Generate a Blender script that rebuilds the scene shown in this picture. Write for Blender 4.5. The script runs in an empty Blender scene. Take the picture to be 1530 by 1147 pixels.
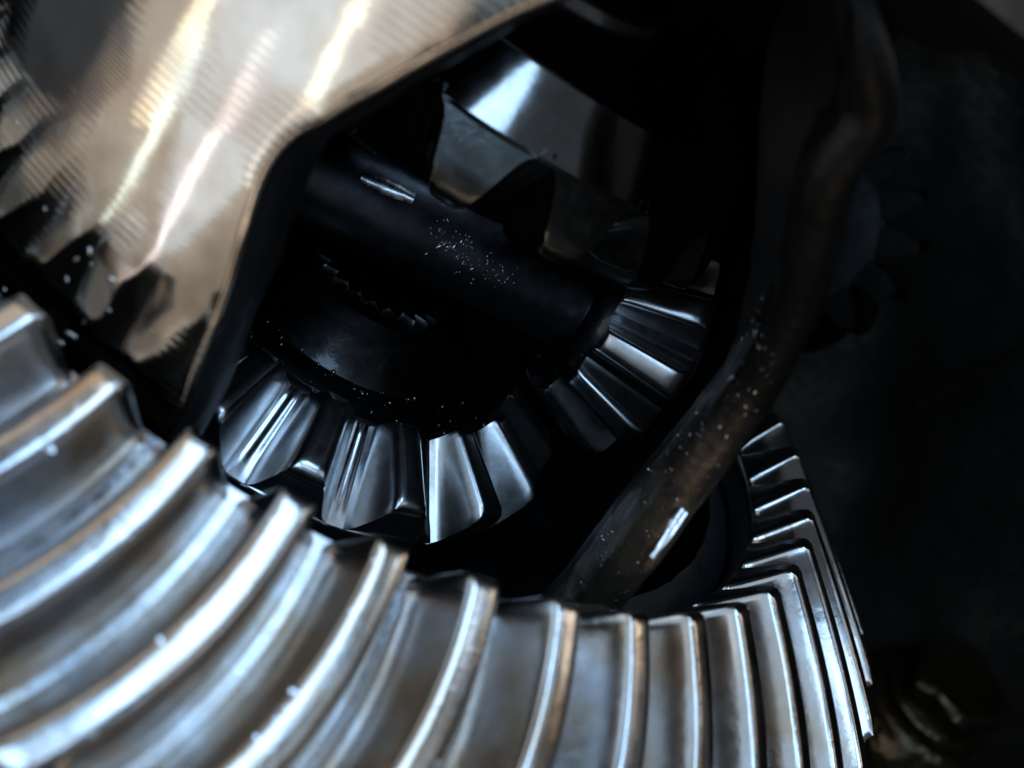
import bpy, bmesh, math, random
import numpy as np
from mathutils import Matrix, Vector, noise

random.seed(7)
sc = bpy.context.scene
col = sc.collection

# ------------------------------------------------------------------ camera
FPX = 1682.0                       # focal length in pixels of the 1530 px wide photograph
cam_d = bpy.data.cameras.new('camera')
cam = bpy.data.objects.new('camera', cam_d); col.objects.link(cam)
cam.location = (0, 0, 0)
cam.rotation_euler = (math.radians(90), 0, 0)
cam_d.sensor_width = 36.0
cam_d.lens = 36.0 * FPX / 1530.0
cam_d.clip_start = 0.002
cam_d.clip_end = 20.0
cam_d.dof.use_dof = True
cam_d.dof.focus_distance = 0.172
cam_d.dof.aperture_fstop = 16.0
cam_d.dof.aperture_blades = 0
sc.camera = cam

# ------------------------------------------------------------------ the axis of the differential (world frame of the assembly)
C = Vector((-0.015869864, 0.183110730, 0.025845402))
E1 = Vector((-0.810172, -0.005862, 0.586162)).normalized()
AX = Vector((0.535372, -0.414656, 0.735825)).normalized()
E1 = (E1 - E1.dot(AX) * AX).normalized()
E2 = AX.cross(E1).normalized()
M = Matrix(((E1.x, E2.x, AX.x, C.x), (E1.y, E2.y, AX.y, C.y), (E1.z, E2.z, AX.z, C.z), (0, 0, 0, 1)))

# ------------------------------------------------------------------ world and lamps
w = bpy.data.worlds.new('World'); sc.world = w; w.use_nodes = True
bg = w.node_tree.nodes['Background']
bg.inputs[0].default_value = (0.75, 0.85, 1.0, 1)
bg.inputs[1].default_value = 0.07

def area(name, target, direction, dist, sx, sy, radiance, color, up=None):
    d = Vector(direction).normalized()
    l = bpy.data.lights.new(name, 'AREA'); l.shape = 'RECTANGLE'
    l.size = sx; l.size_y = sy
    l.energy = radiance * math.pi * sx * sy
    l.color = color
    o = bpy.data.objects.new(name, l); col.objects.link(o)
    o.location = Vector(target) + d * dist
    if up is None:
        o.rotation_euler = d.to_track_quat('Z', 'Y').to_euler()
    else:
        y = (Vector(up) - Vector(up).dot(d) * d).normalized(); x = y.cross(d)
        o.rotation_euler = Matrix(((x.x, y.x, d.x), (x.y, y.y, d.y), (x.z, y.z, d.z))).to_euler()
    return o

CP = (-0.032, 0.112, 0.028)          # a point on the turned side of the case
area('soft_day_lamp', C, (-0.50, -0.84, 0.18), 0.95, 1.15, 1.10, 0.80, (0.58, 0.79, 1.0))
area('high_fill_lamp', C, (-0.66, -0.34, 0.67), 0.85, 0.52, 0.52, 0.85, (0.60, 0.80, 1.0))  # unseen fill added to brighten the left-facing flanks of the ring teeth
area('blue_fill_lamp', C, (0.14, -0.98, 0.12), 0.80, 0.22, 0.48, 4.2, (0.42, 0.67, 1.0))  # added out of view: blue on the upper gear's back and side gear flanks
area('flank_fill_lamp', C, (0.43, -0.89, 0.09), 0.80, 0.15, 0.13, 3.2, (0.58, 0.77, 1.0))  # extra unseen source that lights side gear and right pinion flanks
area('right_fill_lamp', C, (0.76, -0.64, 0.0), 0.75, 0.26, 0.22, 0.9, (0.60, 0.78, 1.0))  # fill added at right, unseen, for gear flanks and shaft sheen
area('sky_window_lamp', C, (0.46, -0.70, 0.54), 0.75, 0.26, 0.46, 5.6, (0.43, 0.68, 1.0))
area('valley_fill_lamp', C, (0.83, -0.47, 0.29), 0.70, 0.09, 0.09, 5.0, (0.62, 0.80, 1.0))  # small unseen source added to brighten the side gear's valleys
area('land_fill_lamp', C, (0.97, -0.17, 0.17), 0.6, 0.16, 0.16, 1.8, (1.0, 0.84, 0.66))  # warm light added out of view for cream lines on the ring lands
area('overhead_fill_lamp', C, (0.02, -0.52, 0.85), 0.8, 0.40, 0.30, 0.75, (1.0, 0.80, 0.58))  # added overhead, unseen: brown reflection on the leftmost ring teeth
area('tan_fill_lamp', CP, (-0.80, -0.57, -0.17), 0.72, 0.86, 0.56, 0.58, (1.0, 0.88, 0.75))  # unseen warm panel added for the tan reflection on the case
area('low_fill_lamp', C, (0.0, -0.62, -0.78), 0.7, 0.40, 0.26, 1.15, (1.0, 0.80, 0.60))  # unseen light from below, added for brown sheen on the window arm
area('strip_lamp', CP, (-0.92, -0.39, 0.02), 0.66, 0.055, 0.09, 1.9, (1.0, 0.88, 0.64), AX)
area('strip_lamp', CP, (-0.925, -0.36, -0.08), 0.62, 0.026, 0.13, 1.9, (0.80, 1.0, 0.96), AX)
area('strip_lamp', CP, (-0.85, -0.48, -0.24), 0.62, 0.026, 0.15, 1.9, (1.0, 0.86, 0.95), AX)
area('strip_lamp', CP, (-0.65, -0.71, -0.29), 0.62, 0.034, 0.12, 1.9, (1.0, 0.92, 0.70), AX)

sc.view_settings.view_transform = 'Standard'
sc.view_settings.look = 'None'
sc.view_settings.exposure = 0.0
sc.view_settings.gamma = 1.0
sc.view_settings.use_curve_mapping = False
sc.render.engine = 'CYCLES'
sc.cycles.use_denoising = True
sc.cycles.max_bounces = 8
sc.cycles.sample_clamp_indirect = 6.0

# ------------------------------------------------------------------ materials
def nodes_of(name):
    m = bpy.data.materials.new(name); m.use_nodes = True
    nt = m.node_tree
    return m, nt, nt.nodes['Principled BSDF']

def coords(nt, per_object=True):
    tc = nt.nodes.new('ShaderNodeTexCoord')
    if not per_object:
        return tc.outputs['Object']
    oi = nt.nodes.new('ShaderNodeObjectInfo')
    mu = nt.nodes.new('ShaderNodeMath'); mu.operation = 'MULTIPLY'; mu.inputs[1].default_value = 3.7
    nt.links.new(oi.outputs['Random'], mu.inputs[0])
    cb = nt.nodes.new('ShaderNodeCombineXYZ')
    for i in range(3): nt.links.new(mu.outputs[0], cb.inputs[i])
    ad = nt.nodes.new('ShaderNodeVectorMath'); ad.operation = 'ADD'
    nt.links.new(tc.outputs['Object'], ad.inputs[0]); nt.links.new(cb.outputs[0], ad.inputs[1])
    return ad.outputs[0]

def noise_tex(nt, vec, scale, detail=4, rough=0.55, stretch=None):
    if stretch:
        mp = nt.nodes.new('ShaderNodeMapping'); mp.inputs['Scale'].default_value = stretch
        nt.links.new(vec, mp.inputs['Vector']); vec = mp.outputs[0]
    n = nt.nodes.new('ShaderNodeTexNoise')
    n.inputs['Scale'].default_value = scale; n.inputs['Detail'].default_value = detail
    n.inputs['Roughness'].default_value = rough
    nt.links.new(vec, n.inputs['Vector'])
    return n.outputs['Fac']

def ramp(nt, fac, a, b, lo, hi):
    r = nt.nodes.new('ShaderNodeMapRange')
    r.inputs['From Min'].default_value = a; r.inputs['From Max'].default_value = b
    r.inputs['To Min'].default_value = lo; r.inputs['To Max'].default_value = hi
    nt.links.new(fac, r.inputs['Value']); return r.outputs[0]

def mixcol(nt, fac, c1, c2):
    m = nt.nodes.new('ShaderNodeMix'); m.data_type = 'RGBA'
    m.inputs['A'].default_value = (*c1, 1); m.inputs['B'].default_value = (*c2, 1)
    nt.links.new(fac, m.inputs['Factor']); return m.outputs['Result']

def bump(nt, height, dist, strength=1.0, prev=None):
    b = nt.nodes.new('ShaderNodeBump'); b.inputs['Distance'].default_value = dist
    b.inputs['Strength'].default_value = strength
    nt.links.new(height, b.inputs['Height'])
    if prev is not None: nt.links.new(prev, b.inputs['Normal'])
    return b.outputs['Normal']

def metal(name, c1, c2, r1, r2, blotch=220, fine=2500, fine_d=2e-6, lump=500, lump_d=1.5e-5, coat=0.6, coat_lump=None, stretch=None, metallic=1.0, film=None):
    m, nt, p = nodes_of(name)
    v = coords(nt)
    n1 = noise_tex(nt, v, blotch, 5, 0.6)
    nt.links.new(mixcol(nt, ramp(nt, n1, 0.38, 0.64, 0, 1), c1, c2), p.inputs['Base Color'])
    n1b = noise_tex(nt, v, blotch * 2.3, 5, 0.65)
    nt.links.new(ramp(nt, n1b, 0.3, 0.7, r1, r2), p.inputs['Roughness'])
    p.inputs['Metallic'].default_value = metallic
    nb = bump(nt, noise_tex(nt, v, lump, 3, 0.5), lump_d)
    if stretch:
        nb = bump(nt, noise_tex(nt, v, fine, 2, 0.5, stretch), fine_d, 1.0, nb)
    else:
        nb = bump(nt, noise_tex(nt, v, fine, 3, 0.6), fine_d, 1.0, nb)
    if film:
        fe = ramp(nt, noise_tex(nt, v, film[0], 4, 0.6), 0.47, 0.55, 0, 1)
        nb = bump(nt, fe, film[1], 1.0, nb)
    nt.links.new(nb, p.inputs['Normal'])
    p.inputs['Coat Weight'].default_value = coat
    p.inputs['Coat Roughness'].default_value = 0.06
    p.inputs['Coat IOR'].default_value = 1.47
    if coat_lump:
        cb = bump(nt, noise_tex(nt, v, coat_lump[0], 3, 0.55), coat_lump[1])
        nt.links.new(cb, p.inputs['Coat Normal'])
    return m

MAT = {}
MAT['ring_tooth'] = metal('ring_gear_steel', (0.62, 0.63, 0.65), (0.52, 0.43, 0.34), 0.14, 0.27, blotch=75, film=(130, 1.5e-5), lump=200, lump_d=3.5e-5, fine=5200, fine_d=4e-6, stretch=(0.05, 1, 0.05), coat=0.6, coat_lump=(380, 5e-5))
MAT['ring_blank'] = metal('ring_gear_root_steel', (0.48, 0.49, 0.52), (0.36, 0.33, 0.29), 0.14, 0.28, film=(200, 6e-6), lump=240, lump_d=2e-5, coat=0.6, coat_lump=(420, 3e-5))
MAT['gear_tooth'] = metal('side_gear_steel', (0.58, 0.60, 0.62), (0.50, 0.49, 0.48), 0.19, 0.27, lump=900, lump_d=6e-6, fine=6500, fine_d=5e-6, stretch=(1, 0.12, 1), coat=0.5, coat_lump=(900, 1.2e-5))
MAT['root'] = metal('burnished_gear_root_steel', (0.50, 0.52, 0.55), (0.42, 0.41, 0.40), 0.13, 0.22, lump=900, lump_d=6e-6, fine=4200, fine_d=4e-6, coat=0.5, coat_lump=(900, 1.2e-5))
MAT['toe_end'] = metal('shade_black_tooth_end', (0.07, 0.07, 0.07), (0.04, 0.038, 0.035), 0.30, 0.5, lump=500, lump_d=3e-5, coat=0.3)  # dark material that paints shade onto the toe ends
MAT['shaded_tooth'] = metal('shaded_gear_steel', (0.085, 0.085, 0.08), (0.055, 0.052, 0.046), 0.28, 0.42, lump=500, lump_d=2e-5, coat=0.5, coat_lump=(700, 2e-5))  # same gear steel, darkened: the upper gear's shade is in the colour
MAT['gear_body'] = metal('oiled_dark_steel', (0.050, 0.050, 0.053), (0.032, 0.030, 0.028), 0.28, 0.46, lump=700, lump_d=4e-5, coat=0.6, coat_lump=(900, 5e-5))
MAT['gear_back'] = metal('ground_gear_back_steel', (0.46, 0.47, 0.48), (0.36, 0.34, 0.32), 0.09, 0.14, lump=350, lump_d=1e-5, fine=3000, fine_d=3e-6, coat=0.4)
MAT['shaft'] = metal('oil_speckled_shaft_steel', (0.15, 0.16, 0.18), (0.09, 0.09, 0.10), 0.36, 0.50, lump=1500, lump_d=3e-5, fine=3500, fine_d=1.5e-5, coat=0.7, coat_lump=(1600, 1.4e-4))
MAT['cast'] = metal('oiled_brown_cast_iron', (0.17, 0.125, 0.085), (0.08, 0.062, 0.046), 0.26, 0.44, blotch=150, lump=700, lump_d=1.9e-4, fine=2400, fine_d=5e-5, coat=0.35, coat_lump=(1500, 2.2e-4), metallic=0.75)
def upper_shade(m):
    """painted shade that blackens the upper part of the casting, with a ragged edge"""
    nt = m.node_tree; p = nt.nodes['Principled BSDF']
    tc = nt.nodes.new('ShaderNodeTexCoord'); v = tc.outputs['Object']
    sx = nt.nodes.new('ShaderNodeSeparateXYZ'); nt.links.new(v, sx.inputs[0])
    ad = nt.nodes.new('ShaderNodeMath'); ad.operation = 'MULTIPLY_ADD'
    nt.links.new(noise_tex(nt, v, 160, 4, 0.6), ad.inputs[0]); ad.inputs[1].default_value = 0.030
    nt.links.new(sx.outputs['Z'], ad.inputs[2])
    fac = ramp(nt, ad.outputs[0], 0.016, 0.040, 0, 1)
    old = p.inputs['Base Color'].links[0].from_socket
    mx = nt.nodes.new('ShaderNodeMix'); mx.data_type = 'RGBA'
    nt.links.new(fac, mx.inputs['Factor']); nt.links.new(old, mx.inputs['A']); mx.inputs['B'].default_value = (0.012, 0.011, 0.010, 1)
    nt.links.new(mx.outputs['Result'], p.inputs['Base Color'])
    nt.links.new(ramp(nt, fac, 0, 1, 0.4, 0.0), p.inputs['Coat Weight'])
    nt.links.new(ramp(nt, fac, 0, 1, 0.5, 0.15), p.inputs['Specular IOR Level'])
upper_shade(MAT['cast'])  # shade on the upper window rim is put into the colour
MAT['skin'] = metal('shade_black_case_skin', (0.009, 0.009, 0.010), (0.006, 0.006, 0.006), 0.42, 0.6, blotch=90, lump=400, lump_d=1.5e-4, coat=0.05, coat_lump=(500, 1e-4), metallic=0.2)  # near-black paints the shade on the case's right side, inside and flange
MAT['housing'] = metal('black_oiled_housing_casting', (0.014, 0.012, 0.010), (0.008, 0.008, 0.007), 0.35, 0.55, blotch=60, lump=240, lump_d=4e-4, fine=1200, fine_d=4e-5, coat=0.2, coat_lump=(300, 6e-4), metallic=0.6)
MAT['sliver'] = metal('bright_glint_steel', (0.92, 0.92, 0.93), (0.85, 0.82, 0.80), 0.22, 0.36, coat=0.3, lump=900, lump_d=4e-5)

def turned_metal(name):
    """the turned outside of the case: steel with fine lathe grooves round its axis, darker brown near the foot"""
    m, nt, p = nodes_of(name)
    tc = nt.nodes.new('ShaderNodeTexCoord'); v = tc.outputs['Object']
    sx = nt.nodes.new('ShaderNodeSeparateXYZ'); nt.links.new(v, sx.inputs[0])
    n1 = noise_tex(nt, v, 90, 5, 0.6)
    c = mixcol(nt, ramp(nt, n1, 0.4, 0.62, 0, 1), (0.62, 0.59, 0.54), (0.52, 0.45, 0.38))
    # darker brown from the foot upwards, with a ragged edge
    ad = nt.nodes.new('ShaderNodeMath'); ad.operation = 'MULTIPLY_ADD'
    nt.links.new(noise_tex(nt, v, 110, 3, 0.5), ad.inputs[0]); ad.inputs[1].default_value = 0.030
    nt.links.new(sx.outputs['Z'], ad.inputs[2])
    foot_tone = ramp(nt, ad.outputs[0], 0.0130, 0.029, 0.85, 0)
    mx = nt.nodes.new('ShaderNodeMix'); mx.data_type = 'RGBA'
    nt.links.new(foot_tone, mx.inputs['Factor']); nt.links.new(c, mx.inputs['A'])
    mx.inputs['B'].default_value = (0.10, 0.085, 0.065, 1)
    nt.links.new(mx.outputs['Result'], p.inputs['Base Color'])
    p.inputs['Metallic'].default_value = 1.0
    nt.links.new(ramp(nt, noise_tex(nt, v, 260, 4, 0.6), 0.3, 0.7, 0.07, 0.12), p.inputs['Roughness'])
    # lathe grooves
    mm = nt.nodes.new('ShaderNodeMath'); mm.operation = 'MULTIPLY'; mm.inputs[1].default_value = 2 * math.pi / 0.00096
    nt.links.new(sx.outputs['Z'], mm.inputs[0])
    sn = nt.nodes.new('ShaderNodeMath'); sn.operation = 'SINE'; nt.links.new(mm.outputs[0], sn.inputs[0])
    pm = nt.nodes.new('ShaderNodeMath'); pm.operation = 'MULTIPLY'
    nt.links.new(sn.outputs[0], pm.inputs[0]); nt.links.new(ramp(nt, noise_tex(nt, v, 55, 2, 0.5), 0.46, 0.64, 0.04, 1.0), pm.inputs[1])
    nb = bump(nt, pm.outputs[0], 2.4e-5)
    nb = bump(nt, noise_tex(nt, v, 75, 3, 0.5), 1.5e-4, 1.0, nb)
    nt.links.new(nb, p.inputs['Normal'])
    p.inputs['Coat Weight'].default_value = 0.5; p.inputs['Coat Roughness'].default_value = 0.08
    return m
MAT['turned'] = turned_metal('turned_case_steel')

# ------------------------------------------------------------------ helpers
def mesh_of(name, verts, faces, mat, sharp=35, mats=None, midx=None):
    me = bpy.data.meshes.new(name)
    me.from_pydata([tuple(v) for v in verts], [], faces)
    me.validate(); me.update()
    bm = bmesh.new(); bm.from_mesh(me)
    bmesh.ops.recalc_face_normals(bm, faces=bm.faces)
    bm.to_mesh(me); bm.free()
    for m_ in (mats or [mat]): me.materials.append(m_)
    if midx is not None:
        me.polygons.foreach_set('material_index', midx)
    me.polygons.foreach_set('use_smooth', [True] * len(me.polygons))
    me.set_sharp_from_angle(angle=math.radians(sharp))
    return me

def link(name, me, parent=None, mw=None):
    o = bpy.data.objects.new(name, me); col.objects.link(o)
    if parent is not None:
        o.parent = parent
    if mw is not None:
        o.matrix_local = mw
    return o

def thing(name, label, cat, mw, group=None):
    o = bpy.data.objects.new(name, None); col.objects.link(o)
    o.empty_display_size = 0.01
    o.matrix_world = mw
    o['label'] = label; o['category'] = cat
    if group: o['group'] = group
    return o

def revolve(profile, n=128, a0=0.0, a1=2 * math.pi, closed_profile=True, bumpf=None):
    """profile: list of (r, z); returns verts, faces of a surface of revolution round local Z"""
    full = abs(a1 - a0 - 2 * math.pi) < 1e-6
    cols = n if full else n + 1
    V, F = [], []
    P = len(profile)
    for i in range(cols):
        t = a0 + (a1 - a0) * i / n
        c, s = math.cos(t), math.sin(t)
        for j, (r, z) in enumerate(profile):
            rr = r + (bumpf(t, j, r, z) if bumpf else 0)
            V.append((rr * c, rr * s, z))
    pj = P if closed_profile else P - 1
    for i in range(n):
        i2 = (i + 1) % cols
        for j in range(pj):
            j2 = (j + 1) % P
            F.append((i * P + j, i2 * P + j, i2 * P + j2, i * P + j2))
    return V, F

def sweep_tooth(rows):
    """rows: list of cross sections (same length, open at the root); capped at both ends and underneath"""
    V, F = [], []
    n = len(rows[0])
    for r in rows: V.extend(r)
    for i in range(len(rows) - 1):
        for j in range(n):
            j2 = (j + 1) % n
            F.append((i * n + j, i * n + j2, (i + 1) * n + j2, (i + 1) * n + j))
    F.append(tuple(range(n - 1, -1, -1)))
    k = (len(rows) - 1) * n
    F.append(tuple(range(k, k + n)))
    return V, F

# ------------------------------------------------------------------ the ring gear
R0, GA, B1, B2 = 0.080, 0.97926931, -0.00213074, -0.58175124
PH0, PITCH = 7.657394, 2 * math.pi / 46
SMAX = 0.44
SG, CG = math.sin(GA), math.cos(GA)
H_TOE = 0.0096

def ring_point(s, u, h):
    """s along the tooth, u angle across the tooth, h above the tip cone"""
    r = R0 * (1 + s * SG) + h * CG
    z = -R0 * s * CG + h * SG
    t = u + B1 * s + B2 * s * s
    return (r * math.cos(t), r * math.sin(t), z)

RING_PROFILE = [(-0.52, -1.06), (-0.445, -0.995), (-0.415, -0.95), (-0.375, -0.83), (-0.320, -0.62), (-0.262, -0.38), (-0.205, -0.17), (-0.175, -0.075), (-0.155, -0.028), (-0.125, -0.006), (-0.06, 0.0)]
RING_PROFILE = RING_PROFILE + [(-u, h) for u, h in reversed(RING_PROFILE)]

def ring_tooth_mesh():
    rows = []
    ss = [0.0, 0.0025, 0.006, 0.011, 0.017, 0.024] + list(np.linspace(0.04, SMAX - 0.02, 22)) + [SMAX - 0.008, SMAX]
    for s in ss:
        H = H_TOE * (1 + 0.35 * s)
        d = R0 * s; e = R0 * (SMAX - s); c = 0.0019
        drop = 0.0
        if d < c: drop = c * 0.8 * (1 - math.sqrt(max(0, 1 - (1 - d / c) ** 2)))
        if e < c: drop = max(drop, c * 0.8 * (1 - math.sqrt(max(0, 1 - (1 - e / c) ** 2))))
        row = []
        for u, h in RING_PROFILE:
            hh = min(h * H, -drop) if drop > 0 else h * H
            nar = 1.0 - 0.25 * drop / c
            row.append(ring_point(s, u * nar * PITCH, hh))
        rows.append(row)
    return sweep_tooth(rows)

ring = thing('ring_gear', 'large oily steel ring gear with curved teeth filling the lower left foreground', 'ring gear', M)
V, F = ring_tooth_mesh()
tooth_me = mesh_of('ring_tooth', V, F, None, sharp=50, mats=[MAT['ring_tooth'], MAT['toe_end']])
toe_n = Vector((-SG, 0, CG))
for po in tooth_me.polygons:                      # the toe end of each tooth is painted dark as shade
    if po.normal.dot(toe_n) > 0.90 and po.center.length < R0 * 1.02: po.material_index = 1
for k in range(46):
    link('tooth', tooth_me, ring, Matrix.Rotation(PH0 + k * PITCH, 4, 'Z'))
prof = []
for s in np.linspace(0.0, SMAX, 12):
    x, y, z = ring_point(s, 0, -H_TOE * (1 + 0.35 * s) * 1.0)
    prof.append((math.hypot(x, y), z))
rt, zt = prof[0]; rh, zh = prof[-1]
nx, nz = -CG, -SG
prof = [(rt - 0.0006, zt - 0.0010)] + prof
prof += [(rh + 0.004 * nx, zh + 0.008 * nz), (rh - 0.012, zh - 0.030), (0.0745, zh - 0.030), (0.0745, zt - 0.006)]
V, F = revolve(prof, 230)
link('gear_blank', mesh_of('ring_blank', V, F, MAT['ring_blank'], sharp=40), ring)

# ------------------------------------------------------------------ bevel gears inside the case
def bevel_tooth(tip0, tip1, root0, root1, pitch, tip_half=0.13, root_half=0.47, nrow=9):
    """tip/root given as (r, z) at toe (0) and heel (1)"""
    us = [(1.02, -0.16), (0.90, -0.01), (0.80, 0.05), (0.71, 0.16), (0.63, 0.32), (0.55, 0.50), (0.47, 0.69), (0.39, 0.87), (0.33, 0.950), (0.26, 0.990), (0.12, 1.0)]
    rows = []
    ts = [0.0, 0.012, 0.04, 0.09] + list(np.linspace(0.16, 0.84, nrow)) + [0.91, 0.96, 0.985, 1.0]
    for t in ts:
        tr = tip0[0] + (tip1[0] - tip0[0]) * t; tz = tip0[1] + (tip1[1] - tip0[1]) * t
        rr = root0[0] + (root1[0] - root0[0]) * t; rz = root0[1] + (root1[1] - root0[1]) * t
        lim = 1.0
        if t < 0.09: lim = 0.80 + 0.20 * math.sqrt(max(0, 1 - (1 - t / 0.09) ** 2))
        if t > 0.84: lim = 0.70 + 0.30 * math.sqrt(max(0, 1 - ((t - 0.84) / 0.16) ** 2))
        row = []
        full = us + [(-u, v) for u, v in reversed(us)]
        for u, v in full:
            vv = min(v, lim)
            # the half width as a share of the pitch
            x = math.copysign(tip_half * abs(u) / 0.30 if abs(u) <= 0.30 else tip_half + (root_half - tip_half) * (abs(u) - 0.30) / 0.70, u)
            r = rr + (tr - rr) * vv; z = rz + (tz - rz) * vv
            a = x * pitch
            row.append((r * math.cos(a), r * math.sin(a), z))
        rows.append(row)
    return sweep_tooth(rows)

S_TIP0, S_TIP1, S_ROOT0, S_ROOT1 = (0.0298, -0.0172), (0.0433, -0.0232), (0.0287, -0.0208), (0.0405, -0.0316)
N_S = 16

def side_gear(name, label, mw, phase, group, tooth_mat, S_TIP0=S_TIP0, S_TIP1=S_TIP1, S_ROOT0=S_ROOT0, S_ROOT1=S_ROOT1):
    g = thing(name, label, 'gear', mw, group)
    V, F = bevel_tooth(S_TIP0, S_TIP1, S_ROOT0, S_ROOT1, 2 * math.pi / N_S)
    me = mesh_of('bevel_tooth', V, F, MAT[tooth_mat], sharp=42)
    for k in range(N_S):
        link('tooth', me, g, Matrix.Rotation(phase + k * 2 * math.pi / N_S, 4, 'Z'))
    (a0, b0), (a1, b1) = S_ROOT0, S_ROOT1
    # toe face and root cone
    prof = [(0.0132, -0.0125), (0.0140, -0.0120), (0.0178, -0.0130), (0.0192, -0.0185), (0.0202, -0.0200), (0.0225, -0.0203), (0.0270, -0.0200), (a0, b0)]
    cone = [(a0 - 0.0003, b0 + 0.0001)] + [(a0 + (a1 - a0) * t, b0 + (b1 - b0) * t) for t in np.linspace(0.0, 1.0, 9)]
    cone += [(a1 - 0.0006, b1 - 0.0008), (a0 - 0.0006, b0 - 0.0012)]
    V, F = revolve(cone, 16 * 8 * 5, bumpf=lambda t, j, r, z: 0.00010 * (math.sin((t - phase) * 16 * 8 + 1.1) + 0.4 * math.sin((t - phase) * 16 * 3)) if 1 <= j <= 7 else 0)
    link('root_cone', mesh_of('root_cone', V, F, MAT['root' if tooth_mat == 'gear_tooth' else tooth_mat], sharp=50), g)
    for t in np.linspace(0.1, 1.0, 8): prof.append((a0 + (a1 - a0) * t - 0.0003, b0 + (b1 - b0) * t - 0.0005))
    prof += [(a1 - 0.0004, b1 - 0.0008), (a1 - 0.0007, b1 - 0.0013), (0.030, -0.034), (0.0132, -0.034)]
    V, F = revolve(prof, 160)
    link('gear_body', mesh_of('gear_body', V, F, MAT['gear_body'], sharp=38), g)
    # spherical ground back of the gear
    bp = []
    for t in np.linspace(0, 1, 14):
        ang = math.radians(47.5 + (68 - 47.5) * t)
        bp.append((0.0538 * math.cos(ang), -0.0538 * math.sin(ang)))
    bp = [(a1 - 0.0012, b1 - 0.0004), (a1 - 0.0001, b1 - 0.0005), (a1 - 0.00027, b1 - 0.0010)] + [(a1 - 0.0001 - 0.0030 * t, b1 - 0.0005 - 0.0087 * t) for t in (0.33, 0.66, 0.97)] + bp + [(0.0195, -0.0520), (0.0195, -0.062), (0.0160, -0.062), (0.0160, -0.0335), (0.030, -0.0345)]
    V, F = revolve(bp, 160)
    link('gear_back', mesh_of('gear_back', V, F, MAT['gear_back'], sharp=40), g)
    return g

PH_S = 1.4726
side_gear('side_gear', 'conical side gear with crisp bright teeth in the middle of the case window', M, PH_S, 'gears in the case', 'gear_tooth')
FLIP = M @ Matrix.Rotation(math.pi, 4, 'X')      # the opposite gear faces it: local z and y reversed
side_gear('side_gear', 'dim conical gear at the top of the window with a blue lit back', FLIP, -math.radians(101.0), 'gears in the case', 'shaded_tooth', (0.0298, -0.0160), (0.0425, -0.0205), (0.0290, -0.0200), (0.0402, -0.0305))

# the splined end of the axle in the lower side gear
def axle_end():
    n = 24; m = n * 6; V, F = [], []
    rows = ((0.0001, 0.0, -0.0108), (0.955, 0.955, -0.0106), (0.99, 0.99, -0.0111), (1.0, 1.0, -0.0118), (1.0, 1.0, -0.055), (0.0001, 0.0, -0.055))
    for f0, f1, z in rows:
        for i in range(m):
            q = (i % 6) / 6
            tri = 1 - abs(2 * q - 1)
            r = (0.0104 + 0.0020 * min(1, max(0, (tri - 0.12) * 1.3))) * f0
            a_ = 2 * math.pi * i / m
            V.append((r * math.cos(a_), r * math.sin(a_), z))
    for k in range(len(rows) - 1):
        for i in range(m):
            j = (i + 1) % m
            F.append((k * m + i, k * m + j, (k + 1) * m + j, (k + 1) * m + i))
    return V, F
V, F = axle_end()
ao = link('axle_shaft', mesh_of('axle_end', V, F, MAT['gear_body'], sharp=25)); ao.matrix_world = M
ao['label'] = 'splined end of an axle with a zigzag lit edge in the lower gear'; ao['category'] = 'axle'

P_BETA = 3.6025
P_TIP0, P_TIP1 = (0.0159, 0.0320), (0.0236, 0.0452)
P_ROOT0, P_ROOT1 = (0.0134, 0.0330), (0.0182, 0.0480)
N_P = 11

def pinion(name, label, beta, phase, group):
    ax = Vector((math.cos(beta), math.sin(beta), 0)); u = Vector((-math.sin(beta), math.cos(beta), 0)); v = ax.cross(u)
    L = Matrix(((u.x, v.x, ax.x, 0), (u.y, v.y, ax.y, 0), (u.z, v.z, ax.z, 0), (0, 0, 0, 1)))
    g = thing(name, label, 'gear', M @ L, group)
    V, F = bevel_tooth(P_TIP0, P_TIP1, P_ROOT0, P_ROOT1, 2 * math.pi / N_P, tip_half=0.17)
    me = mesh_of('pinion_tooth', V, F, MAT['gear_tooth'], sharp=42)
    for k in range(N_P):
        link('tooth', me, g, Matrix.Rotation(phase + k * 2 * math.pi / N_P, 4, 'Z'))
    prof = [(0.0083, 0.0306), (0.0100, 0.0302), (0.0122, 0.0314), P_ROOT0]
    for t in np.linspace(0.15, 1.0, 7):
        prof.append((P_ROOT0[0] + (P_ROOT1[0] - P_ROOT0[0]) * t, P_ROOT0[1] + (P_ROOT1[1] - P_ROOT0[1]) * t))
    prof += [(0.0184, 0.0486), (0.0160, 0.0500), (0.0120, 0.0512), (0.0083, 0.0516)]
    V, F = revolve(prof, 120)
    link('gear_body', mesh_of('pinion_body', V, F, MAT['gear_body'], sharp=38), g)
    return g

pinion('pinion_gear', 'small conical pinion with glinting teeth at the right of the window', P_BETA, 0.6744, 'gears in the case')
pinion('pinion_gear', 'small conical pinion half hidden behind the tan left pillar of the case', P_BETA - math.pi, 0.30, 'gears in the case')

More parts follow.
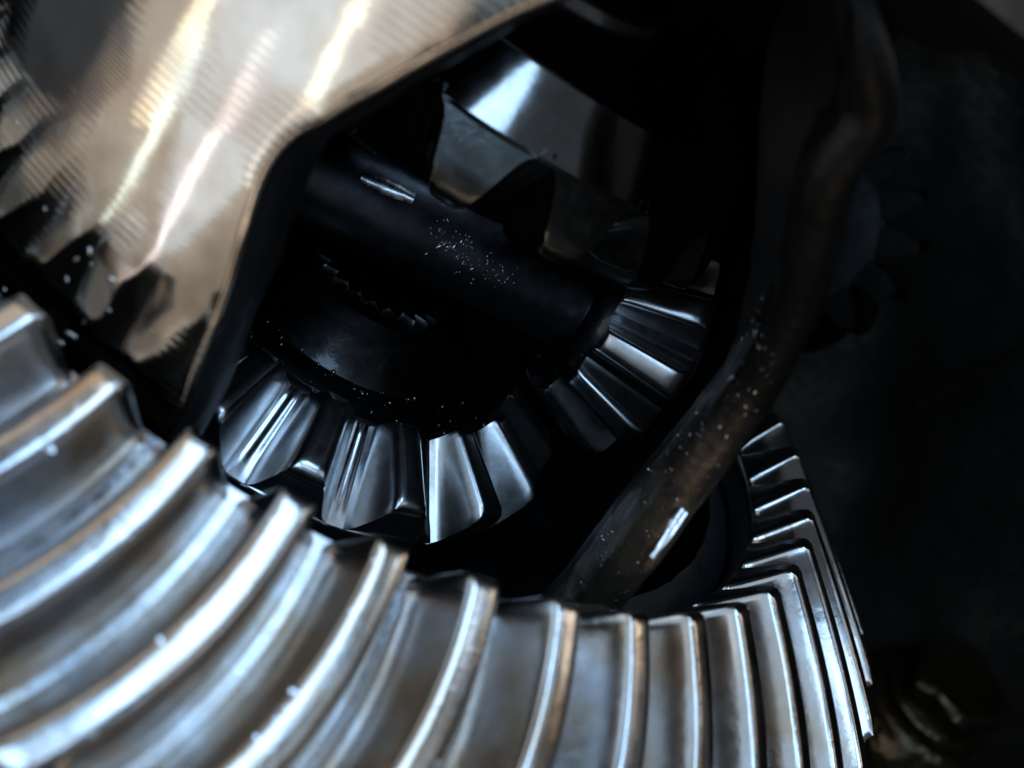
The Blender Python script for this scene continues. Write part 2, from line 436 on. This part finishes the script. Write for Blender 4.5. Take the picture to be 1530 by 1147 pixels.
# the cross shaft through both pinions
L = M @ Matrix.Rotation(P_BETA, 4, 'Z') @ Matrix.Rotation(math.radians(90), 4, 'Y')
def shaft_lump(t, j, r, z):
    return 0.00008 * noise.noise(Vector((math.cos(t) * 3, math.sin(t) * 3, z * 300)))
zs = [-0.066] + list(np.linspace(-0.0655, 0.0655, 60)) + [0.066]
prof = [(0.0001, -0.066), (0.0075, -0.066)] + [(0.0081, z) for z in zs[1:-1]] + [(0.0075, 0.066), (0.0001, 0.066)]
V, F = revolve(prof, 72, bumpf=lambda t, j, r, z: shaft_lump(t, j, r, z) if r > 0.008 else 0)
sh = link('cross_shaft', mesh_of('cross_shaft', V, F, MAT['shaft'], sharp=40)); sh.matrix_world = L
sh['label'] = 'dark oil speckled cross shaft running between the conical gears'; sh['category'] = 'shaft'

# ------------------------------------------------------------------ the differential case with its window
RO, RI = 0.0700, 0.0590
WIN = [(90.8, -33), (90.4, -20), (90.0, -10), (89.8, -5.7), (88.7, 2), (88.0, 8.6), (86.6, 16.7), (85.9, 22.7), (86.6, 27.0), (88.2, 30.3), (91.8, 38.5), (97.3, 49.9), (101, 55.5), (107, 63), (115, 67), (122, 64.5), (127.5, 58.5), (131.0, 51.5), (135.2, 43.5), (139.5, 35.8), (142.8, 25.9), (144.6, 16), (145.6, 7.4), (146.8, -2), (147.9, -10), (148.8, -20), (148.2, -30), (143, -35), (130, -36.5), (110, -36.5), (96, -36)]

def closed_spline(pts, n):
    P = np.array(pts, float); m = len(P)
    out = []
    # resample by length (degrees scaled to mm on the outer radius)
    sc_ = np.array([math.radians(1) * RO * 1000, 1.0])
    fine = []
    for i in range(m):
        p0, p1, p2, p3 = P[(i - 1) % m], P[i], P[(i + 1) % m], P[(i + 2) % m]
        for t in np.linspace(0, 1, 24, endpoint=False):
            fine.append(0.5 * ((2 * p1) + (-p0 + p2) * t + (2 * p0 - 5 * p1 + 4 * p2 - p3) * t * t + (-p0 + 3 * p1 - 3 * p2 + p3) * t ** 3))
    fine = np.array(fine); fine2 = np.vstack([fine, fine[:1]])
    d = np.r_[0, np.cumsum(np.linalg.norm(np.diff(fine2 * sc_, axis=0), axis=1))]
    for q in np.linspace(0, d[-1], n, endpoint=False):
        out.append((np.interp(q, d, fine2[:, 0]), np.interp(q, d, fine2[:, 1])))
    return np.array(out)

NB = 240
WIN = [((t - 2.4 if 118 < t and z < 56 else t), z) for t, z in WIN]      # the arm is rounded, its outline lies outside the edge line
W = closed_spline(WIN, NB)
cen = np.array([117.0, 12.0])
def rect_point(p):
    x0, x1, y0, y1 = 40.0, 200.0, -42.0, 72.0
    d = p - cen
    ts = []
    if d[0] > 0: ts.append((x1 - cen[0]) / d[0])
    if d[0] < 0: ts.append((x0 - cen[0]) / d[0])
    if d[1] > 0: ts.append((y1 - cen[1]) / d[1])
    if d[1] < 0: ts.append((y0 - cen[1]) / d[1])
    return cen + d * min(ts)
Q = np.array([rect_point(p) for p in W])
def outward(i):
    t = (W[(i + 1) % NB] - W[i - 1]) * np.array([math.radians(1) * RO * 1000, 1])
    n = np.array([t[1], -t[0]]); n /= np.linalg.norm(n)
    if n @ ((W[i] - cen) * np.array([1.22, 1])) < 0: n = -n
    return n / np.array([math.radians(1) * RO * 1000, 1])     # per mm
ON = np.array([outward(i) for i in range(NB)])
for _ in range(3): ON = (np.roll(ON, 1, 0) + ON + np.roll(ON, -1, 0)) / 3

def cyl(th, zmm, r):
    t = math.radians(th)
    return (r * math.cos(t), r * math.sin(t), zmm / 1000)

def outer_r(th, z):
    """outer radius: turned barrel, rough cast foot near the ring gear"""
    r = RO
    v = Vector((math.cos(math.radians(th)) * 7, math.sin(math.radians(th)) * 7, z * 0.10))
    foot = min(1, max(0, (9 - z) / 8))
    r += 0.0004 * foot * noise.noise(v * 1.3) + 0.0002 * foot * noise.noise(v * 3.1)
    if z > 58: r -= 0.00006 * (z - 58) ** 2
    return r

V, F, MI = [], [], []
BEV = 1.8          # mm, the rounded edge of the window
rows_case = []
def add_row(pts):
    b = len(V); V.extend(pts); rows_case.append(b)
K = 34
def smooth(a, b, x):
    t = min(1, max(0, (x - a) / (b - a))); return t * t * (3 - 2 * t)
def slim_r(z):
    """radius of the slimmer body behind the right arm of the window"""
    return 0.0580 - 0.0150 * smooth(18, 62, z)
BEVS = [0.9 + 3.1 * smooth(116, 128, W[i][0]) for i in range(NB)]
# outer skin, from the rectangle inwards to the window edge
for k in range(K + 1):
    f_ = (k / K) ** 0.8
    row = []
    for i in range(NB):
        edge = W[i]
        p = Q[i] * (1 - f_) + edge * f_
        dist = np.linalg.norm((p - edge) * np.array([1.22, 1]))
        rr = outer_r(p[0], p[1]); rr -= smooth(0.5, 6.5, dist) * smooth(116, 126, W[i][0]) * max(0, rr - slim_r(p[1]))
        row.append(cyl(p[0], p[1], rr))
    add_row(row)
NB_BEV = 6
def lumpy(i, k, amp=0.00035):
    v = Vector((W[i][0] * 0.25, W[i][1] * 0.25, k * 0.35))
    return amp * (noise.noise(v) + 0.5 * noise.noise(v * 2.7))
for k in range(1, NB_BEV + 1):
    a_ = math.pi / 2 * k / NB_BEV
    row = []
    for i in range(NB):
        p = W[i] - ON[i] * (BEVS[i] * math.sin(a_))
        rr = outer_r(p[0], p[1]) - BEVS[i] / 1000 * (1 - math.cos(a_)) + lumpy(i, k) * math.sin(a_)
        row.append(cyl(p[0], p[1], rr))
    add_row(row)
# the reveal through the wall, opening inwards on the right
def flare(i):
    f1 = min(1, max(0, (W[i][0] - 120) / 12)); f2 = min(1, max(0, (W[i][1] + 5) / 25))
    return f1 * (5.0 + 3.0 * f2)
for k in range(1, 9):
    t = k / 8
    row = []
    for i in range(NB):
        p = W[i] - ON[i] * (BEVS[i] + 0.8 * math.sin(math.pi * t)) + ON[i] * (lumpy(i, k + 9, 0.4) + flare(i) * t)
        row.append(cyl(p[0], p[1], (RO - BEVS[i] / 1000) * (1 - t) + RI * t))
    add_row(row)
# inner skin back to the rectangle
for k in range(1, 9):
    t = k / 8
    row = []
    for i in range(NB):
        p = (W[i] - ON[i] * (BEVS[i] - flare(i))) * (1 - t) + Q[i] * t
        rr = RI - 0.0015 * min(1, 4 * t)
        rr = rr * (1 - t) + min(rr, slim_r(p[1]) - 0.004 if W[i][0] > 121 else rr) * t
        row.append(cyl(p[0], p[1], rr))
    add_row(row)
for q in range(len(rows_case) - 1):
    b0, b1 = rows_case[q], rows_case[q + 1]
    for i in range(NB):
        j = (i + 1) % NB
        right = W[i][0] > 112
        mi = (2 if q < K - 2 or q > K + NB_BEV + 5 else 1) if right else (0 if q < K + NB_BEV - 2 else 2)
        F.append((b0 + i, b0 + j, b1 + j, b1 + i)); MI.append(mi)
nf0 = len(F)
# the rest of the barrel behind (no window faces the camera there)
ths = np.linspace(200, 400, 81); zz = np.linspace(-42, 72, 20)
for (rf, mi) in ((lambda th, z: outer_r(th, z) + (slim_r(z) - outer_r(th, z)) * (1 - smooth(335, 385, th)), 2), (lambda th, z: min(RI - 0.0015, slim_r(z) - 0.004), 2)):
    b = len(V)
    for th in ths:
        for z in zz: V.append(cyl(th, z, rf(th, z)))
    n = len(zz)
    for i in range(len(ths) - 1):
        for j in range(n - 1):
            F.append((b + i * n + j, b + (i + 1) * n + j, b + (i + 1) * n + j + 1, b + i * n + j + 1)); MI.append(mi)

V_CASE = [Vector(v) for v in V]
case = thing('differential_case', 'heavy steel differential case with a large rounded window, tan and turned at left', 'gear case', M)
def plain_mesh(name, V, F, mats, MI, sharp):
    me = bpy.data.meshes.new(name); me.from_pydata(V, [], F); me.update()
    for m_ in mats: me.materials.append(m_)
    me.polygons.foreach_set('material_index', MI)
    me.polygons.foreach_set('use_smooth', [True] * len(F))
    me.set_sharp_from_angle(angle=math.radians(sharp))
    return me
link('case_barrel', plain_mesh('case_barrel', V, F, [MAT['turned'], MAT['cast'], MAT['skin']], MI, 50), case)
# end wall with bearing hub, above the window
prof = [(0.0535, 0.070), (0.0688, 0.0715), (0.0655, 0.076), (0.054, 0.084), (0.040, 0.088), (0.033, 0.092), (0.032, 0.118), (0.0215, 0.118), (0.0215, 0.066), (0.035, 0.064), (0.048, 0.066)]
V, F = revolve(prof, 120)
link('bearing_hub', mesh_of('bearing_hub', V, F, MAT['skin'], sharp=40), case)
# foot flange that carries the ring gear
prof = [(0.0685, -0.0125), (0.0720, -0.0140), (0.0740, -0.0150), (0.0740, -0.052), (0.098, -0.054), (0.098, -0.066), (0.022, -0.066), (0.022, -0.048), (0.048, -0.046), (0.0535, -0.041), (0.0685, -0.041)]
V, F = revolve(prof, 160, bumpf=lambda t, j, r, z: 0.0006 * noise.noise(Vector((math.cos(t) * 14, math.sin(t) * 14, j))))
link('flange', mesh_of('case_flange', V, F, MAT['skin'], sharp=45), case)

# ------------------------------------------------------------------ axle housing behind, with bolt boss, and the drive pinion
def bowl():
    V, F = [], []
    n, m = 120, 56
    for i in range(m + 1):
        ph = math.radians(4 + (112 - 4) * i / m)
        for j in range(n):
            t = 2 * math.pi * j / n
            d = Vector((math.sin(ph) * math.cos(t), math.cos(ph), math.sin(ph) * math.sin(t)))
            r = 0.205 + 0.010 * noise.noise(d * 3.0) + 0.003 * noise.noise(d * 9) + 0.001 * noise.noise(d * 25)
            V.append((C.x + d.x * r, C.y + 0.05 + d.y * r * 0.9, C.z + d.z * r))
    for i in range(m):
        for j in range(n):
            k = (j + 1) % n
            F.append((i * n + j, i * n + k, (i + 1) * n + k, (i + 1) * n + j))
    F.append(tuple(range(n)))
    return V, F
V, F = bowl()
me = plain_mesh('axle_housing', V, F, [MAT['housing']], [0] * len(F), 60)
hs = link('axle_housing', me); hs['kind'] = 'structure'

def world_at(px, py, Y):
    return Vector(((px - 765) / FPX * Y, Y, -(py - 573.5) / FPX * Y))

def frame_at(o, z, x=None):
    z = Vector(z).normalized()
    x = Vector(x or (1, 0, 0)); x = (x - x.dot(z) * z).normalized()
    y = z.cross(x)
    return Matrix(((x.x, y.x, z.x, o.x), (x.y, y.y, z.y, o.y), (x.z, y.z, z.z, o.z), (0, 0, 0, 1)))

# raised rib cast along the right wall of the housing
def tube(pts, rad, n=10):
    V, F = [], []
    for i, p in enumerate(pts):
        q = (pts[min(i + 1, len(pts) - 1)] - pts[max(i - 1, 0)]).normalized()
        a = q.orthogonal().normalized(); b = q.cross(a)
        for k in range(n):
            t = 2 * math.pi * k / n
            V.append(p + rad * (math.cos(t) * a + math.sin(t) * b))
    for i in range(len(pts) - 1):
        for k in range(n):
            k2 = (k + 1) % n
            F.append((i * n + k, i * n + k2, (i + 1) * n + k2, (i + 1) * n + k))
    F.append(tuple(range(n))); F.append(tuple(range((len(pts) - 1) * n, len(pts) * n)))
    return V, F
pts = [world_at(1375 + 210 * t, 606 - 112 * t, 0.345 - 0.035 * t) for t in np.linspace(0, 1, 9)]
V, F = tube(pts, 0.0022)
link('casting_rib', mesh_of('casting_rib', V, F, MAT['housing']), hs)

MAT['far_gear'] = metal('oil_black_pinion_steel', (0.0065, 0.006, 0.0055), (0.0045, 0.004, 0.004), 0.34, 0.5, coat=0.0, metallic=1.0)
# drive pinion, far behind the case, only a few tooth ends in view
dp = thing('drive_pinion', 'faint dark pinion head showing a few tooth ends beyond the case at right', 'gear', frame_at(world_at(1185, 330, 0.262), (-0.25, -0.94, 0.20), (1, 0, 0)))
N_D = 15
us = [(-1.0, -0.1), (-0.9, 0.1), (-0.7, 0.45), (-0.42, 0.8), (-0.22, 0.97), (0, 1.0), (0.22, 0.97), (0.42, 0.8), (0.7, 0.45), (0.9, 0.1), (1.0, -0.1)]
rows = []
for t in np.linspace(0, 1, 9):
    row = []
    sc_ = 1.0 - 0.26 * t
    for u, v in us:
        hh = v * (0.72 + 0.28 * math.sqrt(1 - (1 - min(1, t * 6)) ** 2))
        r = (0.0205 + 0.0115 * hh) * sc_
        a_ = u * 0.17 + 0.55 * t
        row.append((r * math.cos(a_), r * math.sin(a_), -0.030 * t))
    rows.append(row)
V, F = sweep_tooth(rows)
me = mesh_of('drive_tooth', V, F, MAT['far_gear'], sharp=45)
for k in range(N_D): link('tooth', me, dp, Matrix.Rotation(0.09 + k * 2 * math.pi / N_D, 4, 'Z'))
V, F = revolve([(0.008, 0.0008), (0.018, 0.0006), (0.0206, -0.0006), (0.0154, -0.0300), (0.012, -0.031), (0.012, -0.060), (0.008, -0.060)], 90)
link('pinion_head', mesh_of('drive_head', V, F, MAT['far_gear']), dp)

# bolt on its boss in the lower right corner
MAT['bolt'] = metal('brown_oiled_bolt_steel', (0.055, 0.040, 0.022), (0.030, 0.022, 0.012), 0.16, 0.28, blotch=60, lump=90, lump_d=1.6e-3, coat=0.0, metallic=0.9)
bp_ = world_at(1415, 1040, 0.318)
bt = thing('flange_bolt', 'brown oily bolt head on a round boss in the lower right corner', 'bolt', frame_at(bp_, (0.30, -0.62, 0.72), (1, 0, 0.3)) @ Matrix.Scale(1.3, 4))
V, F = [], []
hexp = []
for q, (sc_, z) in enumerate(((1.0, 0.0), (1.0, 0.0052), (0.97, 0.0064), (0.88, 0.0070), (0.55, 0.0064))):
    for k in range(48):
        a_ = 2 * math.pi * k / 48
        hexr = 0.0088 / max(abs(math.cos((a_ % (math.pi / 3)) - math.pi / 6)), 0.1) * 0.93
        rr = (hexr if q < 2 else 0.35 * hexr + 0.65 * 0.0086) * sc_
        rr = 1.25 * rr + 0.0008 * noise.noise(Vector((math.cos(a_) * 2, math.sin(a_) * 2, q * 0.7)))
        V.append((rr * math.cos(a_), rr * math.sin(a_), z))
for q in range(4):
    for k in range(48):
        k2 = (k + 1) % 48
        F.append((q * 48 + k, q * 48 + k2, (q + 1) * 48 + k2, (q + 1) * 48 + k))
F.append(tuple(range(4 * 48, 5 * 48))); F.append(tuple(range(47, -1, -1)))
link('hex_head', mesh_of('bolt_head', V, F, MAT['bolt'], sharp=30), bt)
V, F = revolve([(0.002, 0.0), (0.0118, 0.0), (0.0128, -0.0006), (0.0130, -0.0022), (0.0122, -0.0030), (0.002, -0.0030)], 72, bumpf=lambda t, j, r, z: 0.0004 * noise.noise(Vector((math.cos(t) * 3, math.sin(t) * 3, j))))
link('washer', mesh_of('bolt_washer', V, F, MAT['bolt'], sharp=40), bt)
V, F = revolve([(0.002, -0.0032), (0.0140, -0.0032), (0.0160, -0.0045), (0.0185, -0.012), (0.0225, -0.030), (0.030, -0.075), (0.002, -0.075)], 72, bumpf=lambda t, j, r, z: 0.0012 * noise.noise(Vector((math.cos(t) * 2.2, math.sin(t) * 2.2, z * 90))))
link('boss', mesh_of('bolt_boss', V, F, MAT['bolt'], sharp=60), bt)

# bright sliver added as the wet highlight on the cross shaft
SH = sh.matrix_world
def shaft_point(phi, z, lift=0.0):
    r = 0.0081 + lift
    return SH @ Vector((r * math.cos(phi), r * math.sin(phi), z))
def project(p):
    return (765 + FPX * p.x / p.y, 573.5 - FPX * p.z / p.y)
def shaft_param(px, py):
    best = None
    for phi in np.linspace(0, 2 * math.pi, 145):
        for z in np.linspace(-0.05, 0.05, 101):
            p = shaft_point(phi, z); q = project(p)
            d = math.hypot(q[0] - px, q[1] - py) + p.y * 400
            if best is None or d < best[0]: best = (d, phi, z)
    return best[1], best[2]
phA, zA = shaft_param(541, 266); phB, zB = shaft_param(616, 298)
print('SLIVER', phA, zA, phB, zB)
upv = Vector((0.13, -0.985, -0.03)).normalized()
sB = shaft_point(phB, zB); sA = shaft_point(phA, zA)
sB = sB * (sA.dot(upv) / sB.dot(upv)); axv = (sB - sA).normalized(); upv = (upv - upv.dot(axv) * axv).normalized(); sdv = axv.cross(upv)
rows = []
for i, t in enumerate(np.linspace(0, 1, 14)):
    ph = phA + (phB - phA) * t; z = zA + (zB - zA) * t
    wd = 0.085 * (1 + 0.25 * noise.noise(Vector((t * 5, 0.3, 0)))) * (0.75 + 0.25 * math.sin(math.pi * t))
    row = []
    for (u, l) in ((-1, 0.0001), (-0.6, 0.00045), (0, 0.0006), (0.6, 0.00045), (1, 0.0001), (0, -0.0001)):
        row.append(sA.lerp(sB, t) + sdv * (u * wd * 0.014) + upv * (l * 0.8 + 0.0001 * noise.noise(Vector((t * 9, u, 2)))))
    rows.append(row)
V, F = sweep_tooth(rows)
sl = link('glint_sliver', mesh_of('glint_sliver', V, F, MAT['sliver'], sharp=40))
sl['label'] = 'short bright sliver added as a wet highlight on the upper end of the dark shaft'; sl['category'] = 'added highlight'

# bright metal beads added as sparkle on the wet surfaces
BV, BF = [], []
bmi = bmesh.new(); bmesh.ops.create_icosphere(bmi, subdivisions=2, radius=1.0)
IV = [v.co.copy() for v in bmi.verts]; IF = [tuple(v.index for v in f.verts) for f in bmi.faces]; bmi.free()
def sparkle_bead(p, r, flat=0.6, nrm=None):
    n = Vector(nrm).normalized() if nrm is not None else Vector((0, -1, 0))
    fm = frame_at(Vector((0, 0, 0)), n, (0.3, 0.2, 0.9)).to_3x3()
    b = len(BV)
    e = 1 + 2.2 * random.random() ** 2; r *= random.choice((0.5, 0.7, 0.9, 1.2))
    ca = random.random() * 6.28
    for v in IV:
        x, y = v.x * e, v.y
        q = Vector((x * math.cos(ca) - y * math.sin(ca), x * math.sin(ca) + y * math.cos(ca), v.z * flat))
        BV.append(Vector(p) + fm @ (q * r))
    for f_ in IF: BF.append(tuple(b + k for k in f_))
rnd = random.Random(11)
ph0, z0 = shaft_param(640, 345); ph1, z1 = shaft_param(765, 425)
for i in range(105):
    t = rnd.random(); ph = ph0 + (ph1 - ph0) * t + rnd.gauss(0, 0.17); z = z0 + (z1 - z0) * t + rnd.gauss(0, 0.0012)
    p = shaft_point(ph, z); c0 = SH @ Vector((0, 0, z))
    sparkle_bead(p, rnd.choice((0.00012, 0.00015, 0.0002, 0.00028)), 0.6, p - c0)
for i in range(46):                                     # toe face and hub shoulder of the lower side gear
    az = math.radians(rnd.uniform(62, 175)); r = rnd.choice((0.0196, 0.0205, 0.0225, 0.0262, 0.0284)) + rnd.gauss(0, 0.0004)
    p = M @ Vector((r * math.cos(az), r * math.sin(az), -0.0198)); sparkle_bead(p, rnd.uniform(0.00012, 0.00042), 0.7, AX)
for i in range(20):                                     # darker brown foot of the case
    az = rnd.uniform(46, 88); z = rnd.uniform(-12, 3) if rnd.random() < 0.6 else rnd.uniform(-5, 24) * (1 if az < 66 else 0.2)
    a_ = math.radians(az); nl = Vector((math.cos(a_), math.sin(a_), 0))
    sparkle_bead(M @ (nl * outer_r(az, z) + Vector((0, 0, z / 1000))), rnd.uniform(0.00012, 0.00036), 0.6, M.to_3x3() @ nl)
for i in range(120):                                    # flat beads added to break the highlights along the nearest ring gear teeth
    k = rnd.randint(-1, 6); s_ = rnd.uniform(0.02, 0.36); u = rnd.choice((-0.12, -0.08, -0.03, 0.03, 0.08, 0.12))
    p0 = Vector(ring_point(s_, PH0 + (k + u) * PITCH, -0.00012)); p1 = Vector(ring_point(s_ + 0.01, PH0 + (k + u) * PITCH, -0.00012))
    nrm = Vector(ring_point(s_, PH0 + (k + u) * PITCH, 0.001)) - p0
    sparkle_bead(M @ p0, rnd.uniform(0.00012, 0.0004), 0.18, M.to_3x3() @ nrm)
rim = []
for q in range(K + 2, K + NB_BEV + 6):
    for i in range(NB):
        if W[i][0] > 122 and -14 < W[i][1] < 36: rim.append((rows_case[q] + i, q, i))
for i in range(300):                                    # right edge of the window
    vi, q, k = rnd.choice(rim)
    th = math.radians(W[k][0])
    nl = Vector((math.sin(th) + math.cos(th), -math.cos(th) + math.sin(th), 0))
    sparkle_bead(M @ V_CASE[vi] + Vector((rnd.gauss(0, 0.0003), 0, rnd.gauss(0, 0.0003))), 0.00003 + min(0.00016, rnd.expovariate(1 / 0.000025)), 0.5, M.to_3x3() @ nl)
def rim_vertex(px, py):
    return min(rim, key=lambda t: (lambda u: math.hypot(u[0] - px, u[1] - py))(project(M @ V_CASE[t[0]])))
ends = [M @ V_CASE[rim_vertex(*q)[0]] for q in ((1024, 764), (1010, 788), (996, 812), (980, 836))]
upr = Vector((0.29, -0.956, 0.04)).normalized()
pl = max(e.dot(upr) for e in ends) + 0.0002
ends = [e * (pl / e.dot(upr)) for e in ends]
rows = []
for i, t in enumerate(np.linspace(0, 1, 16)):
    x = t * 3; k = min(2, int(x)); c = ends[k].lerp(ends[k + 1], x - k)
    wd = 0.0009 * (0.55 + 0.45 * math.sin(math.pi * min(1, 0.15 + t))) * (1 + 0.3 * noise.noise(Vector((t * 6, 1.7, 0))))
    ax_ = (ends[3] - ends[0]).normalized(); up = Vector((0.29, -0.956, 0.04)); up = (up - up.dot(ax_) * ax_).normalized(); sd = ax_.cross(up)
    rows.append([c + sd * (u * wd) + up * (l + 0.0001 * noise.noise(Vector((t * 8, u * 2, 5)))) for u, l in ((-1, 0.0), (-0.65, 0.0004), (-0.2, 0.00025), (0.25, 0.0005), (0.7, 0.0004), (1, 0.0), (0, -0.0004))])
V, F = sweep_tooth(rows)
s2 = link('glint_sliver', mesh_of('rim_glint', V, F, MAT['sliver'], sharp=40))  # added piece, turned to give the glint on the rim
s2['label'] = 'bright curled sliver added as a glint on the brown right edge of the window'; s2['category'] = 'added highlight'
MAT['sparkle_bead'] = metal('bright_sparkle_metal', (0.8, 0.82, 0.85), (0.6, 0.6, 0.6), 0.10, 0.2, coat=0.0)
fo = link('sparkle_beads', mesh_of('sparkle_beads', BV, BF, MAT['sparkle_bead'], sharp=80))
fo['label'] = 'tiny bright metal beads added as sparkle on the wet surfaces'; fo['category'] = 'added sparkle'; fo['kind'] = 'stuff'
